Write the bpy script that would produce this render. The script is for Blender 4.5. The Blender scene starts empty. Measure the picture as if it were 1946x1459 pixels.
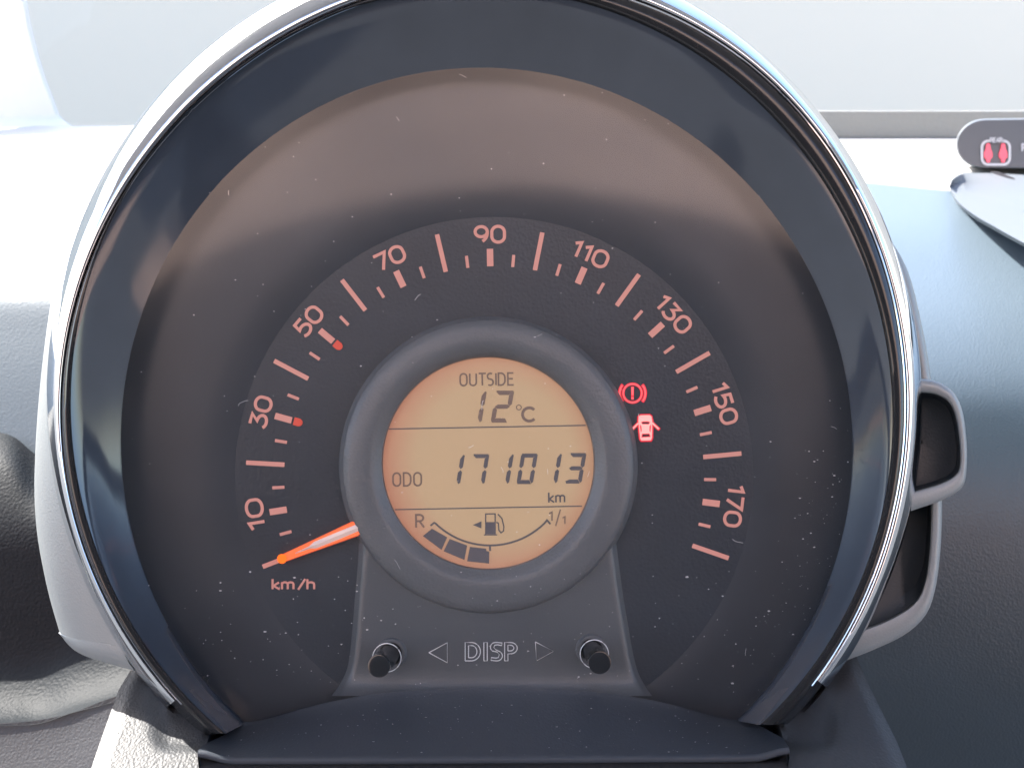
import bpy, bmesh, math, random
from mathutils import Vector, Matrix
from mathutils.geometry import delaunay_2d_cdt
R = math.radians
rnd = random.Random(7)
scene = bpy.context.scene
COL = scene.collection

# ---------------------------------------------------------------- camera
PITCH = 24.0                       # degrees the camera looks down
D = 1685.0                         # dial distance, in units of one photograph pixel at the dial
S = 0.185 / D                      # metres per unit: the dial stands 18.5 cm from the camera
CX, CY = 973.0, 729.5
cam = bpy.data.objects.new('camera', bpy.data.cameras.new('camera'))
COL.objects.link(cam)
cam.location = (0, 0, 0)
cam.rotation_euler = (R(90 - PITCH), 0, 0)
cam.data.sensor_width = 36.0
cam.data.lens = D / 1946.0 * 36.0
cam.data.clip_start = 0.005
cam.data.clip_end = 200
cam.data.dof.use_dof = True
cam.data.dof.focus_distance = 0.172
cam.data.dof.aperture_fstop = cam.data.lens / 0.75
scene.camera = cam

# ---------------------------------------------------------------- daylight
EXPO = 2.6
SUN_DIR = Vector((-0.60, 0.41, 0.69)).normalized()      # towards the sun: left, a little ahead, high
SKY_STRENGTH = 0.14
world = bpy.data.worlds.new('World')
scene.world = world
world.use_nodes = True
wn = world.node_tree.nodes
bg = wn['Background']
sky = wn.new('ShaderNodeTexSky')
sky.sky_type = 'NISHITA'
sky.sun_disc = False
sky.sun_elevation = math.asin(SUN_DIR.z)
sky.sun_rotation = math.atan2(SUN_DIR.x, SUN_DIR.y)
sky.dust_density = 2.0
world.node_tree.links.new(sky.outputs['Color'], bg.inputs['Color'])
bg.inputs['Strength'].default_value = SKY_STRENGTH
sl = bpy.data.lights.new('sun', 'SUN')
sl.energy = 4.0
sl.angle = R(0.5)
sl.color = (1.0, 0.95, 0.88)
sun = bpy.data.objects.new('sun', sl)
COL.objects.link(sun)
sun.rotation_euler = SUN_DIR.to_track_quat('Z', 'Y').to_euler()
vs = scene.view_settings
scene.display_settings.display_device = 'sRGB'
vs.view_transform = 'Standard'
vs.look = 'None'
vs.exposure = EXPO
vs.gamma = 1.0
scene.cycles.max_bounces = 10
scene.cycles.transparent_max_bounces = 12
scene.cycles.use_denoising = True
scene.cycles.sample_clamp_indirect = 6.0


# ---------------------------------------------------------------- coordinates
def P(px, py, h):
    """Local point of the cluster (metres) that stands h units in front of the dial plane on the sight line of photograph pixel px, py."""
    k = (D - h) * S / D
    return Vector(((px - CX) * k, -(py - CY) * k, h * S))


CAM_M = Matrix.Rotation(R(90 - PITCH), 4, 'X')


def W(px, py, d):
    """World point at d metres along the camera axis on the sight line of pixel px, py."""
    return CAM_M @ Vector(((px - CX) * d / D, -(py - CY) * d / D, -d))


def WZ(px, py, z):
    """World point on the horizontal plane at height z."""
    v = W(px, py, 1.0)
    return v * (z / v.z)


# ---------------------------------------------------------------- materials
def lin(r, g, b):
    f = lambda c: (c / 255 / 12.92) if c / 255 <= 0.04045 else ((c / 255 + 0.055) / 1.055) ** 2.4
    return (f(r), f(g), f(b), 1.0)


def mat(name, color, rough=0.5, metal=0.0, spec=0.5, grain=None, speck=0.0, emit=None, emit_k=1.0, coat=0.0, vary=0.0, vscale=55):
    """Principled material. grain = (scale per metre, strength, distance in m) adds moulded texture; vary = slow tone variation."""
    m = bpy.data.materials.new(name)
    m.use_nodes = True
    n, l = m.node_tree.nodes, m.node_tree.links
    b = n['Principled BSDF']
    b.inputs['Base Color'].default_value = (*color[:3], 1)
    b.inputs['Roughness'].default_value = rough
    b.inputs['Metallic'].default_value = metal
    b.inputs['Specular IOR Level'].default_value = spec
    b.inputs['Coat Weight'].default_value = coat
    tc = n.new('ShaderNodeTexCoord')
    if vary or speck:
        nz = n.new('ShaderNodeTexNoise')
        nz.inputs['Scale'].default_value = vscale
        nz.inputs['Detail'].default_value = 5
        l.new(tc.outputs['Object'], nz.inputs['Vector'])
        mp = n.new('ShaderNodeMapRange')
        mp.inputs['From Min'].default_value = 0.3
        mp.inputs['From Max'].default_value = 0.7
        mp.inputs['To Min'].default_value = 1 - vary
        mp.inputs['To Max'].default_value = 1 + vary
        l.new(nz.outputs['Fac'], mp.inputs['Value'])
        mx = n.new('ShaderNodeMix')
        mx.data_type = 'RGBA'
        mx.blend_type = 'MULTIPLY'
        mx.inputs['Factor'].default_value = 1
        mx.inputs['A'].default_value = (*color[:3], 1)
        l.new(mp.outputs['Result'], mx.inputs['B'])
        l.new(mx.outputs['Result'], b.inputs['Base Color'])
    if grain:
        sc, st, di = grain
        vo = n.new('ShaderNodeTexVoronoi')
        vo.feature = 'SMOOTH_F1'
        vo.inputs['Scale'].default_value = sc
        vo.inputs['Smoothness'].default_value = 0.5
        n2 = n.new('ShaderNodeTexNoise')
        n2.inputs['Scale'].default_value = sc * 0.9
        n2.inputs['Detail'].default_value = 3
        l.new(tc.outputs['Object'], n2.inputs['Vector'])
        l.new(tc.outputs['Object'], vo.inputs['Vector'])
        ad = n.new('ShaderNodeMath')
        ad.operation = 'ADD'
        l.new(vo.outputs['Distance'], ad.inputs[0])
        l.new(n2.outputs['Fac'], ad.inputs[1])
        bp = n.new('ShaderNodeBump')
        bp.inputs['Strength'].default_value = st
        bp.inputs['Distance'].default_value = di
        l.new(ad.outputs[0], bp.inputs['Height'])
        l.new(bp.outputs['Normal'], b.inputs['Normal'])
    if emit:
        b.inputs['Emission Color'].default_value = (*emit[:3], 1)
        b.inputs['Emission Strength'].default_value = emit_k / 2 ** EXPO
    return m


def clear_mat(name, film, gloss_rough, ior=1.5):
    """A clear pane: passes light straight, mirrors by Fresnel, and carries a thin film of dust."""
    m = bpy.data.materials.new(name)
    m.use_nodes = True
    n, l = m.node_tree.nodes, m.node_tree.links
    n.remove(n['Principled BSDF'])
    out = n['Material Output']
    tr = n.new('ShaderNodeBsdfTransparent')
    gl = n.new('ShaderNodeBsdfGlossy')
    gl.inputs['Roughness'].default_value = gloss_rough
    lw = n.new('ShaderNodeLayerWeight')                  # thin pane: Schlick's Fresnel, the same from either side
    lw.inputs['Blend'].default_value = 0.5
    pw = n.new('ShaderNodeMath')
    pw.operation = 'POWER'
    pw.inputs[1].default_value = 5.0
    l.new(lw.outputs['Facing'], pw.inputs[0])
    f0 = ((ior - 1) / (ior + 1)) ** 2
    ma = n.new('ShaderNodeMath')
    ma.operation = 'MULTIPLY_ADD'
    ma.inputs[1].default_value = 1 - f0
    ma.inputs[2].default_value = f0
    l.new(pw.outputs[0], ma.inputs[0])
    m1 = n.new('ShaderNodeMixShader')
    l.new(ma.outputs[0], m1.inputs[0])
    l.new(tr.outputs[0], m1.inputs[1])
    l.new(gl.outputs[0], m1.inputs[2])
    df = n.new('ShaderNodeBsdfDiffuse')
    df.inputs['Color'].default_value = (0.75, 0.74, 0.72, 1)
    m2 = n.new('ShaderNodeMixShader')
    if film:
        tc = n.new('ShaderNodeTexCoord')
        nz = n.new('ShaderNodeTexNoise')
        nz.inputs['Scale'].default_value = 28
        nz.inputs['Detail'].default_value = 8
        nz.inputs['Distortion'].default_value = 1.5
        l.new(tc.outputs['Object'], nz.inputs['Vector'])
        mp = n.new('ShaderNodeMapRange')
        mp.inputs['From Min'].default_value = 0.25
        mp.inputs['From Max'].default_value = 0.75
        mp.inputs['To Min'].default_value = 0
        mp.inputs['To Max'].default_value = film * 2
        l.new(nz.outputs['Fac'], mp.inputs['Value'])
        l.new(mp.outputs['Result'], m2.inputs[0])
    else:
        m2.inputs[0].default_value = 0
    l.new(m1.outputs[0], m2.inputs[1])
    l.new(df.outputs[0], m2.inputs[2])
    l.new(m2.outputs[0], out.inputs['Surface'])
    return m


M = {}
M['gloss_black'] = mat('gloss_black_plastic', (0.012, 0.013, 0.015), 0.16, vary=0.1)
M['hood_black'] = mat('satin_black_plastic', (0.034, 0.044, 0.060), 0.09, spec=0.7, vary=0.1)
M['chrome'] = mat('chrome', (0.60, 0.63, 0.67), 0.06, 1.0, grain=(45, 0.35, 0.0006))
M['dial'] = mat('dial_print_black', (0.0135, 0.0205, 0.031), 0.42, grain=(1500, 0.35, 0.00012), vary=0.12)
M['surround'] = mat('dial_surround_black', (0.0145, 0.021, 0.031), 0.43, vary=0.1)
M['bezel'] = mat('grained_grey_plastic', (0.085, 0.092, 0.102), 0.40, grain=(1700, 0.45, 0.00012), vary=0.06)
M['panel'] = mat('fine_grey_plastic', (0.062, 0.070, 0.080), 0.40, grain=(2600, 0.3, 0.00006), vary=0.06)
M['engrave'] = mat('raised_edge_plastic', (0.62, 0.64, 0.66), 0.3)
M['button'] = mat('button_black', (0.014, 0.016, 0.019), 0.13)
M['numeral'] = mat('backlit_numeral', (0.38, 0.21, 0.18), 0.6, emit=lin(196, 108, 92), emit_k=0.44)
M['marker'] = mat('red_marker', (0.38, 0.05, 0.03), 0.5, emit=lin(215, 62, 38), emit_k=0.36)
M['needle'] = mat('needle_orange', (0.8, 0.16, 0.05), 0.25, emit=lin(240, 95, 55), emit_k=0.6)
M['needle_tip'] = mat('needle_tip_orange', (0.8, 0.15, 0.01), 0.3, emit=lin(255, 90, 5), emit_k=1.0)
M['needle_core'] = mat('needle_clear_core', (0.50, 0.43, 0.40), 0.12, emit=lin(225, 150, 120), emit_k=0.22, coat=0.5)
M['lamp_red'] = mat('lamp_red', (0.6, 0.05, 0.06), 0.5, emit=lin(255, 105, 108), emit_k=1.1)
M['lamp_pale'] = mat('lamp_pale_red', (0.6, 0.2, 0.2), 0.5, emit=lin(255, 168, 160), emit_k=1.0)
M['lamp_glow'] = mat('lamp_glow_red', (0.4, 0.01, 0.03), 0.5, emit=lin(225, 8, 42), emit_k=0.75)  # bloom round the lamp symbols, painted as a dim red outline
M['ink'] = mat('lcd_ink', (0.10, 0.075, 0.065), 0.5, emit=lin(95, 72, 62), emit_k=0.6)
M['ink_dark'] = mat('lcd_ink_dark', (0.05, 0.05, 0.06), 0.5, emit=lin(75, 68, 72), emit_k=0.5)
M['silver'] = mat('silver_grey_plastic', (0.22, 0.24, 0.25), 0.42, 0.25, grain=(2200, 0.25, 0.00008), vary=0.04)
M['recess'] = mat('recess_black_plastic', (0.022, 0.029, 0.036), 0.45, grain=(1800, 0.3, 0.0001))
M['ledge'] = mat('ledge_dark_plastic', (0.030, 0.036, 0.046), 0.45, spec=0.35, grain=(2000, 0.3, 0.00008), vary=0.08)
M['cover'] = mat('grained_column_plastic', (0.027, 0.029, 0.032), 0.5, spec=0.35, grain=(1900, 0.6, 0.00011), vary=0.06)
M['dash_top'] = mat('dash_top_plastic', (0.45, 0.445, 0.43), 0.5, grain=(500, 0.3, 0.0003))  # dark dash top coloured pale: sun glare put into the base colour
M['dash_blue'] = mat('dash_blue_black_plastic', (0.020, 0.032, 0.043), 0.40, grain=(1300, 0.5, 0.00016), vary=0.05)


def paint_top_glare(m, lo, hi, color):
    """Paints glare into the colour: paler wherever the surface faces up."""
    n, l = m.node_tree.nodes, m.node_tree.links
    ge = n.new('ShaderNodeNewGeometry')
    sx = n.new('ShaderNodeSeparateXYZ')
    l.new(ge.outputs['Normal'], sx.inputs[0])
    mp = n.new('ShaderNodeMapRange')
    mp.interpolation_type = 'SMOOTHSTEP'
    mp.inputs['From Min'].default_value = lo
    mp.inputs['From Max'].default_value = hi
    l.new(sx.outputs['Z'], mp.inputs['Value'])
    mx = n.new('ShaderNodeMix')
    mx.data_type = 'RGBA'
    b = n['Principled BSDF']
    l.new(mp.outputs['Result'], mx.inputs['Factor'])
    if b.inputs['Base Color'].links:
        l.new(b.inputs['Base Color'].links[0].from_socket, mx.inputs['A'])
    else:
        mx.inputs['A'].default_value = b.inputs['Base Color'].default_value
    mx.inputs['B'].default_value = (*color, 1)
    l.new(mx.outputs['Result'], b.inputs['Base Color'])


paint_top_glare(M['dash_blue'], 0.80, 1.0, (0.085, 0.114, 0.142))  # sun glare painted as a paler tone towards the top
M['dash_left'] = mat('dash_left_plastic', (0.080, 0.108, 0.132), 0.5, grain=(1100, 0.3, 0.00012))
M['leather'] = mat('black_leathercloth', (0.010, 0.011, 0.014), 0.6, spec=0.15, grain=(1200, 0.6, 0.00016))
paint_top_glare(M['leather'], 0.5, 0.97, (0.010, 0.013, 0.016))  # sheen on the pad painted as a slightly paler tone
M['lower_grey'] = mat('lower_dash_grey', (0.030, 0.030, 0.033), 0.55, grain=(1500, 0.5, 0.00015))
M['pillar'] = mat('pale_pillar_trim', (0.70, 0.69, 0.67), 0.6, grain=(300, 0.2, 0.0003))
M['console'] = mat('console_silver', (0.10, 0.113, 0.126), 0.5)
M['display'] = mat('display_dark', (0.11, 0.12, 0.13), 0.3)
M['white_print'] = mat('white_print', (0.62, 0.63, 0.65), 0.5)
M['red_print'] = mat('red_lamp_print', (0.7, 0.12, 0.16), 0.5, emit=lin(240, 70, 90), emit_k=0.8)
M['backdrop'] = mat('pale_grey_wall', (0.82, 0.69, 0.54), 0.8, vary=0.01)
M['reflection_black'] = mat('reflection_seat_black', (0.010, 0.012, 0.017), 0.9, grain=(400, 0.5, 0.0006))
M['reflection_tan'] = mat('reflection_panel_tan', (0.60, 0.43, 0.36), 0.85, vary=0.35, vscale=2.2)
M['dust'] = mat('dust_white', (0.40, 0.40, 0.41), 0.8)
M['lens'] = clear_mat('clear_lens', 0.008, 0.09)
M['glass'] = clear_mat('windscreen_glass', 0.0, 0.0, 1.3)


def lcd_material():
    m = mat('lcd_backlit_glass', lin(128, 112, 94), 0.3, emit=(1, 1, 1), emit_k=1.0)
    n, l = m.node_tree.nodes, m.node_tree.links
    b = n['Principled BSDF']
    tc = n.new('ShaderNodeTexCoord')                      # edge shading painted into the glow as a redder rim
    sub = n.new('ShaderNodeVectorMath')
    sub.operation = 'DISTANCE'
    c = P(942, 876, 8)
    sub.inputs[1].default_value = c
    l.new(tc.outputs['Object'], sub.inputs[0])
    mp = n.new('ShaderNodeMapRange')
    mp.inputs['From Min'].default_value = 150 * S
    mp.inputs['From Max'].default_value = 208 * S
    l.new(sub.outputs['Value'], mp.inputs['Value'])
    mx = n.new('ShaderNodeMix')
    mx.data_type = 'RGBA'
    mx.inputs['A'].default_value = lin(154, 128, 95)
    mx.inputs['B'].default_value = lin(150, 90, 66)
    l.new(mp.outputs['Result'], mx.inputs['Factor'])
    l.new(mx.outputs['Result'], b.inputs['Emission Color'])
    return m


M['lcd'] = lcd_material()


# ---------------------------------------------------------------- mesh helpers
def link(name, me, material, parent=None, smooth=False):
    o = bpy.data.objects.new(name, me)
    COL.objects.link(o)
    if material is not None:
        me.materials.append(material)
    if parent is not None:
        o.parent = parent
    if smooth:
        for p in me.polygons:
            p.use_smooth = True
    return o


def from_data(name, v, f, material, parent=None, smooth=False):
    me = bpy.data.meshes.new(name)
    me.from_pydata([tuple(x) for x in v], [], f)
    me.update()
    return link(name, me, material, parent, smooth)


def tag(o, label, cat, group=None, kind=None):
    o['label'] = label
    o['category'] = cat
    if group:
        o['group'] = group
    if kind:
        o['kind'] = kind
    return o


def empty(name, matrix=None):
    o = bpy.data.objects.new(name, None)
    COL.objects.link(o)
    o.empty_display_size = 0.02
    if matrix is not None:
        o.matrix_world = matrix
    return o


class Geo:
    def __init__(s):
        s.v, s.f = [], []

    def grid(s, rows, close=False, flip=False):
        n = len(rows[0])
        b = len(s.v)
        for r in rows:
            s.v.extend(r)
        for i in range(len(rows) - 1):
            for j in range(n if close else n - 1):
                k = (j + 1) % n
                q = [b + i * n + j, b + i * n + k, b + (i + 1) * n + k, b + (i + 1) * n + j]
                s.f.append(q[::-1] if flip else q)
        return s

    def face(s, pts):
        b = len(s.v)
        s.v.extend(pts)
        s.f.append(list(range(b, b + len(pts))))
        return s

    def prism(s, loop, h0, h1, mapper=None):
        """Closed px outline extruded from height h0 to h1 (front)."""
        m = mapper or P
        b = len(s.v)
        n = len(loop)
        s.v.extend(m(x, y, h0) for x, y in loop)
        s.v.extend(m(x, y, h1) for x, y in loop)
        s.f.append(list(range(b + n, b + 2 * n)))
        for i in range(n):
            j = (i + 1) % n
            s.f.append([b + i, b + j, b + n + j, b + n + i])
        return s

    def holed(s, outer, holes, h0, h1, mapper=None):
        m = mapper or P
        pts, edges = [], []
        for lp in [outer] + holes:
            b = len(pts)
            pts.extend(Vector(p) for p in lp)
            edges.extend((b + i, b + (i + 1) % len(lp)) for i in range(len(lp)))
        co, ed, fa, _a, _b, _c = delaunay_2d_cdt(pts, edges, [], 1, 1e-6)

        def within(c, lp):
            odd = False
            for (ax, ay), (bx, by) in zip(lp, lp[1:] + lp[:1]):
                if (ay > c.y) != (by > c.y) and c.x < (bx - ax) * (c.y - ay) / (by - ay) + ax:
                    odd = not odd
            return odd

        fa = [q for q in fa if not any(within(sum((co[i] for i in q), Vector((0, 0))) / len(q), lp) for lp in holes)]
        b = len(s.v)
        n = len(co)
        s.v.extend(m(c.x, c.y, h1) for c in co)
        s.f.extend([b + i for i in q] for q in fa)
        if h0 is not None:
            s.v.extend(m(c.x, c.y, h0) for c in co)
            cnt = {}
            for q in fa:
                for i in range(len(q)):
                    a, c2 = q[i], q[(i + 1) % len(q)]
                    cnt.setdefault((min(a, c2), max(a, c2)), []).append((a, c2))
            for k, u in cnt.items():
                if len(u) == 1:
                    a, c2 = u[0]
                    s.f.append([b + a, b + c2, b + n + c2, b + n + a])
        return s

    def stroke(s, pts, w, h0, h1, closed=False, mapper=None):
        """A pen line of width w (px) along pts, built as a thin solid with mitred joints."""
        uniq = []
        for p in pts:                                      # coincident points would spoil the mitres
            if not uniq or (Vector(p) - Vector(uniq[-1])).length > 1e-3:
                uniq.append(p)
        if closed and (Vector(uniq[0]) - Vector(uniq[-1])).length < 1e-3:
            uniq.pop()
        pts = uniq
        n = len(pts)
        L, Rr = [], []
        for i in range(n):
            p = Vector(pts[i])
            a = Vector(pts[(i - 1) % n]) if (closed or i > 0) else None
            c = Vector(pts[(i + 1) % n]) if (closed or i < n - 1) else None
            d1 = (p - a).normalized() if a is not None else (c - p).normalized()
            d2 = (c - p).normalized() if c is not None else d1
            n1, n2 = Vector((-d1.y, d1.x)), Vector((-d2.y, d2.x))
            mi = n1 + n2
            mi = mi.normalized() if mi.length > 1e-6 else n1
            k = min(1 / max(mi.dot(n1), 0.35), 1.8)
            L.append(p + mi * k * w / 2)
            Rr.append(p - mi * k * w / 2)
        m = mapper or P
        rows = [[m(q.x, q.y, h) for q in side] for side, h in ((L, h0), (L, h1), (Rr, h1), (Rr, h0))]
        s.grid(rows, close=closed)
        if not closed:
            for e in (0, -1):
                s.face([r[e] for r in rows])
        return s

    def tube(s, pts, r, seg=6):
        rows = []
        n = len(pts)
        for i, p in enumerate(pts):
            d = (pts[min(i + 1, n - 1)] - pts[max(i - 1, 0)]).normalized()
            a = d.orthogonal().normalized()
            b = d.cross(a)
            rows.append([p + (a * math.cos(t) + b * math.sin(t)) * r for t in [2 * math.pi * k / seg for k in range(seg)]])
        s.grid(rows, close=True)
        s.face(rows[0][::-1])
        s.face(rows[-1])
        return s

    def build(s, name, material, parent=None, smooth=False):
        o = from_data(name, s.v, s.f, material, parent, smooth)
        bm = bmesh.new()
        bm.from_mesh(o.data)
        bmesh.ops.remove_doubles(bm, verts=bm.verts, dist=1e-7)
        bmesh.ops.recalc_face_normals(bm, faces=bm.faces)
        bm.to_mesh(o.data)
        bm.free()
        if smooth:
            o.data.set_sharp_from_angle(angle=R(smooth if smooth is not True else 40))
        return o


def smooth01(t):
    t = max(0.0, min(1.0, t))
    return t * t * (3 - 2 * t)


def circle(cx, cy, r, n=64, a0=0.0, a1=360.0):
    full = abs(a1 - a0) >= 360
    k = n if full else n - 1
    return [(cx + r * math.cos(R(a0 + (a1 - a0) * i / k)), cy - r * math.sin(R(a0 + (a1 - a0) * i / k))) for i in range(n)]


def catmull(pts, n):
    """Smooth curve of n samples through pts (tuples of any length)."""
    pts = [Vector(p) for p in pts]
    q = [2 * pts[0] - pts[1]] + pts + [2 * pts[-1] - pts[-2]]
    seg = len(pts) - 1
    out = []
    for i in range(n):
        t = i / (n - 1) * seg
        k = min(int(t), seg - 1)
        u = t - k
        a, b, c, d = q[k:k + 4]
        out.append(0.5 * ((2 * b) + (c - a) * u + (2 * a - 5 * b + 4 * c - d) * u * u + (3 * b - a - 3 * c + d) * u ** 3))
    return out


def resample(pts, n):
    pts = [Vector(p) for p in pts]
    d = [0]
    for a, b in zip(pts, pts[1:]):
        d.append(d[-1] + (b - a).length)
    out, k = [], 0
    for i in range(n):
        t = d[-1] * i / (n - 1)
        while k < len(pts) - 2 and d[k + 1] < t:
            k += 1
        out.append(pts[k].lerp(pts[k + 1], (t - d[k]) / max(d[k + 1] - d[k], 1e-9)))
    return out


# ---------------------------------------------------------------- pen lettering: glyph = (advance, [(points, closed)])
def arc(cx, cy, rx, ry, a0, a1, n=12):
    return [(cx + rx * math.cos(R(a0 + (a1 - a0) * i / n)), cy + ry * math.sin(R(a0 + (a1 - a0) * i / n))) for i in range(n + 1)]


def rrect(x0, y0, x1, y1, rx, ry, n=6):
    return (arc(x1 - rx, y1 - ry, rx, ry, 0, 90, n) + arc(x0 + rx, y1 - ry, rx, ry, 90, 180, n) +
            arc(x0 + rx, y0 + ry, rx, ry, 180, 270, n) + arc(x1 - rx, y0 + ry, rx, ry, 270, 360, n))


GL = {
    '0': (0.80, [(rrect(0, 0, 0.60, 1, 0.30, 0.36), True)]),
    '1': (0.48, [([(0.0, 0.78), (0.24, 0.97), (0.24, 0.0)], False)]),
    '3': (0.74, [([(0.04, 1.0), (0.50, 1.0), (0.24, 0.60)] + arc(0.25, 0.30, 0.29, 0.30, 80, -150, 14), False)]),
    '5': (0.74, [([(0.52, 1.0), (0.10, 1.0), (0.07, 0.55)] + arc(0.25, 0.31, 0.30, 0.31, 110, -140, 14), False)]),
    '7': (0.72, [([(0.0, 1.0), (0.55, 1.0), (0.18, 0.0)], False)]),
    '9': (0.80, [(arc(0.30, 0.68, 0.29, 0.32, 0, 360, 20)[:-1], True), ([(0.59, 0.68)] + arc(0.14, 0.62, 0.45, 0.62, 0, -62, 8), False)]),
    'O': (0.72, [(rrect(0, 0, 0.50, 1, 0.25, 0.30), True)]),
    'U': (0.70, [([(0, 1.0)] + arc(0.24, 0.26, 0.24, 0.26, 180, 360, 10) + [(0.48, 1.0)], False)]),
    'T': (0.62, [([(-0.04, 1), (0.50, 1)], False), ([(0.23, 1), (0.23, 0)], False)]),
    'S': (0.60, [(arc(0.21, 0.75, 0.21, 0.25, 50, 235, 10) + arc(0.20, 0.26, 0.22, 0.26, 55, -130, 10), False)]),
    'I': (0.22, [([(0.03, 1), (0.03, 0)], False)]),
    'D': (0.70, [([(0, 0), (0, 1), (0.18, 1)] + arc(0.18, 0.62, 0.30, 0.38, 80, 0, 6) + arc(0.18, 0.38, 0.30, 0.38, 0, -90, 6), True)]),
    'E': (0.58, [([(0.42, 1), (0, 1), (0, 0), (0.43, 0)], False), ([(0, 0.52), (0.38, 0.52)], False)]),
    'R': (0.66, [([(0, 0), (0, 1), (0.22, 1)] + arc(0.22, 0.75, 0.25, 0.25, 80, -90, 10) + [(0, 0.5)], False), ([(0.22, 0.5), (0.52, 0)], False)]),
    'A': (0.66, [([(0, 0), (0.26, 1), (0.52, 0)], False), ([(0.1, 0.33), (0.42, 0.33)], False)]),
    'P': (0.62, [([(0, 0), (0, 1), (0.22, 1)] + arc(0.22, 0.74, 0.26, 0.26, 80, -90, 10) + [(0, 0.48)], False)]),
    'C': (0.80, [(arc(0.36, 0.5, 0.36, 0.48, 42, 318, 20), False)]),
    'k': (0.56, [([(0, 1.0), (0, 0)], False), ([(0.38, 0.68), (0.05, 0.34), (0.42, 0)], False)]),
    'm': (0.96, [([(0, 0.70), (0, 0)], False), ([(0, 0.52)] + arc(0.17, 0.50, 0.17, 0.19, 150, 0, 7) + [(0.34, 0)], False),
                 ([(0.34, 0.52)] + arc(0.51, 0.50, 0.17, 0.19, 150, 0, 7) + [(0.68, 0)], False)]),
    'h': (0.60, [([(0, 1.0), (0, 0)], False), ([(0, 0.5)] + arc(0.20, 0.48, 0.20, 0.21, 150, 0, 7) + [(0.40, 0)], False)]),
    '/': (0.55, [([(0.0, -0.05), (0.42, 1.02)], False)]),
}


def text_strokes(geo, txt, x, y, height, w, h0, h1, ang=0.0, width=None, anchor='left', slant=0.0, mapper=None, gap=0.0):
    """Pen lettering whose baseline starts (or is centred) at px x, y; ang turns it clockwise in the photograph."""
    adv = [GL[c][0] + gap for c in txt]
    last = max(p[0] for pl, _c in GL[txt[-1]][1] for p in pl)
    total = sum(adv[:-1]) + last
    sx = (width - w) / total if width else (height - w)
    sy = height - w
    x0 = -total * sx / 2 if anchor == 'centre' else w / 2
    ca, sa = math.cos(R(ang)), math.sin(R(ang))
    for ch, a in zip(txt, adv):
        for pl, cl in GL[ch][1]:
            pts = []
            for gx, gy in pl:
                u = x0 + gx * sx + slant * gy * sy
                v = gy * sy + w / 2
                pts.append((x + u * ca + v * sa, y + u * sa - v * ca))
            geo.stroke(pts, w, h0, h1, cl, mapper)
        x0 += a * sx
    return geo


# ================================================================ the instrument cluster
DIAL_M = CAM_M @ Matrix.Translation((0, 0, -D * S))
cluster = empty('instrument_cluster', DIAL_M)
tag(cluster, 'round chrome-rimmed speedometer cluster with amber odometer screen in its middle', 'speedometer')

C0 = (922.0, 790.0)
RING = {
    'chrome_out': [845.6, -0.9, 28.8, -13.3, -4.9, -0.6, -1.4],
    'chrome_in': [812.7, 5.0, 11.8, -9.5, 2.6, -7.7, 0.8],
    'lip': [789.6, -5.9, 11.8, -9.1, -7.0, -0.6, -0.5],
    'dial': [703.3, 1.9, -52.2, -10.1, -4.1, 0.4, 0.6],
}


def ring_r(name, th):
    c = RING[name]
    r = c[0]
    for n in (1, 2, 3):
        r += c[2 * n - 1] * math.cos(n * th) + c[2 * n] * math.sin(n * th)
    return r


def ring_row(radius, h, a0, a1, n=160):
    """Arc of local points; radius(th) in px."""
    out = []
    for i in range(n):
        th = R(a0 + (a1 - a0) * i / (n - 1))
        r = radius(th)
        hh = h(th) if callable(h) else h
        out.append(P(C0[0] + r * math.cos(th), C0[1] - r * math.sin(th), hh))
    return out


def mixr(a, b, t, off=0.0):
    return lambda th: ring_r(a, th) * (1 - t) + ring_r(b, th) * t + off


# hood: the deep inner wall, its rounded lip and the black front band
g = Geo()
A = (-50.5, 232.0)
rows = [ring_row(mixr('dial', 'lip', 0, 1), -2, *A), ring_row(mixr('dial', 'lip', 0, 1), 40, *A)]
for t, h in ((0, 44), (0.25, 62), (0.5, 81), (0.75, 101), (0.9, 113), (1.0, 119)):
    rows.append(ring_row(mixr('dial', 'lip', t), h, A[0] + 2.2 * t, A[1] - 1.3 * t))
g.grid(rows)
hood_wall = g.build('hood_wall', M['hood_black'], cluster, 50)
g = Geo()
rows = []
for t, h in ((0.0, 119), (0.07, 124), (0.2, 128), (0.5, 130), (0.8, 127), (0.95, 121), (1.02, 116)):
    rows.append(ring_row(mixr('lip', 'chrome_in', t), h, -48.3 + 2.0 * t, 230.7 - 1.6 * t))
rows.append(ring_row(mixr('chrome_in', 'chrome_out', 0.5), 82, -45.5, 228.6))
rows.append(ring_row(mixr('chrome_in', 'chrome_out', 0.6), 40, -45.0, 228.0))
g.grid(rows)
for e in (0, -1):                                     # the cut feet of the rim
    g.face([r[e] for r in rows])
g.build('rim_band', M['gloss_black'], cluster, 50)
# chrome ring
g = Geo()
B = (-38.5, 222.5)
prof = [(-0.03, 117), (0.0, 123), (0.06, 127), (0.16, 128.5), (0.32, 127), (0.5, 121), (0.68, 111), (0.84, 99), (0.95, 87), (1.0, 76), (0.985, 50), (0.95, 20)]
rows = [ring_row(mixr('chrome_in', 'chrome_out', t), h, B[0], B[1], 220) for t, h in prof]
g.grid(rows)
for e in (0, -1):
    g.face([r[e] for r in rows])
g.build('chrome_ring', M['chrome'], cluster, 60)
# thin bright bead between chrome and black band
g = Geo()
g.tube(ring_row(mixr('chrome_in', 'chrome_out', -0.10), 125, -39.5, 223.5, 200), 1.6 * S, 6)
g.build('chrome_bead', M['chrome'], cluster, True)

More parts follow.
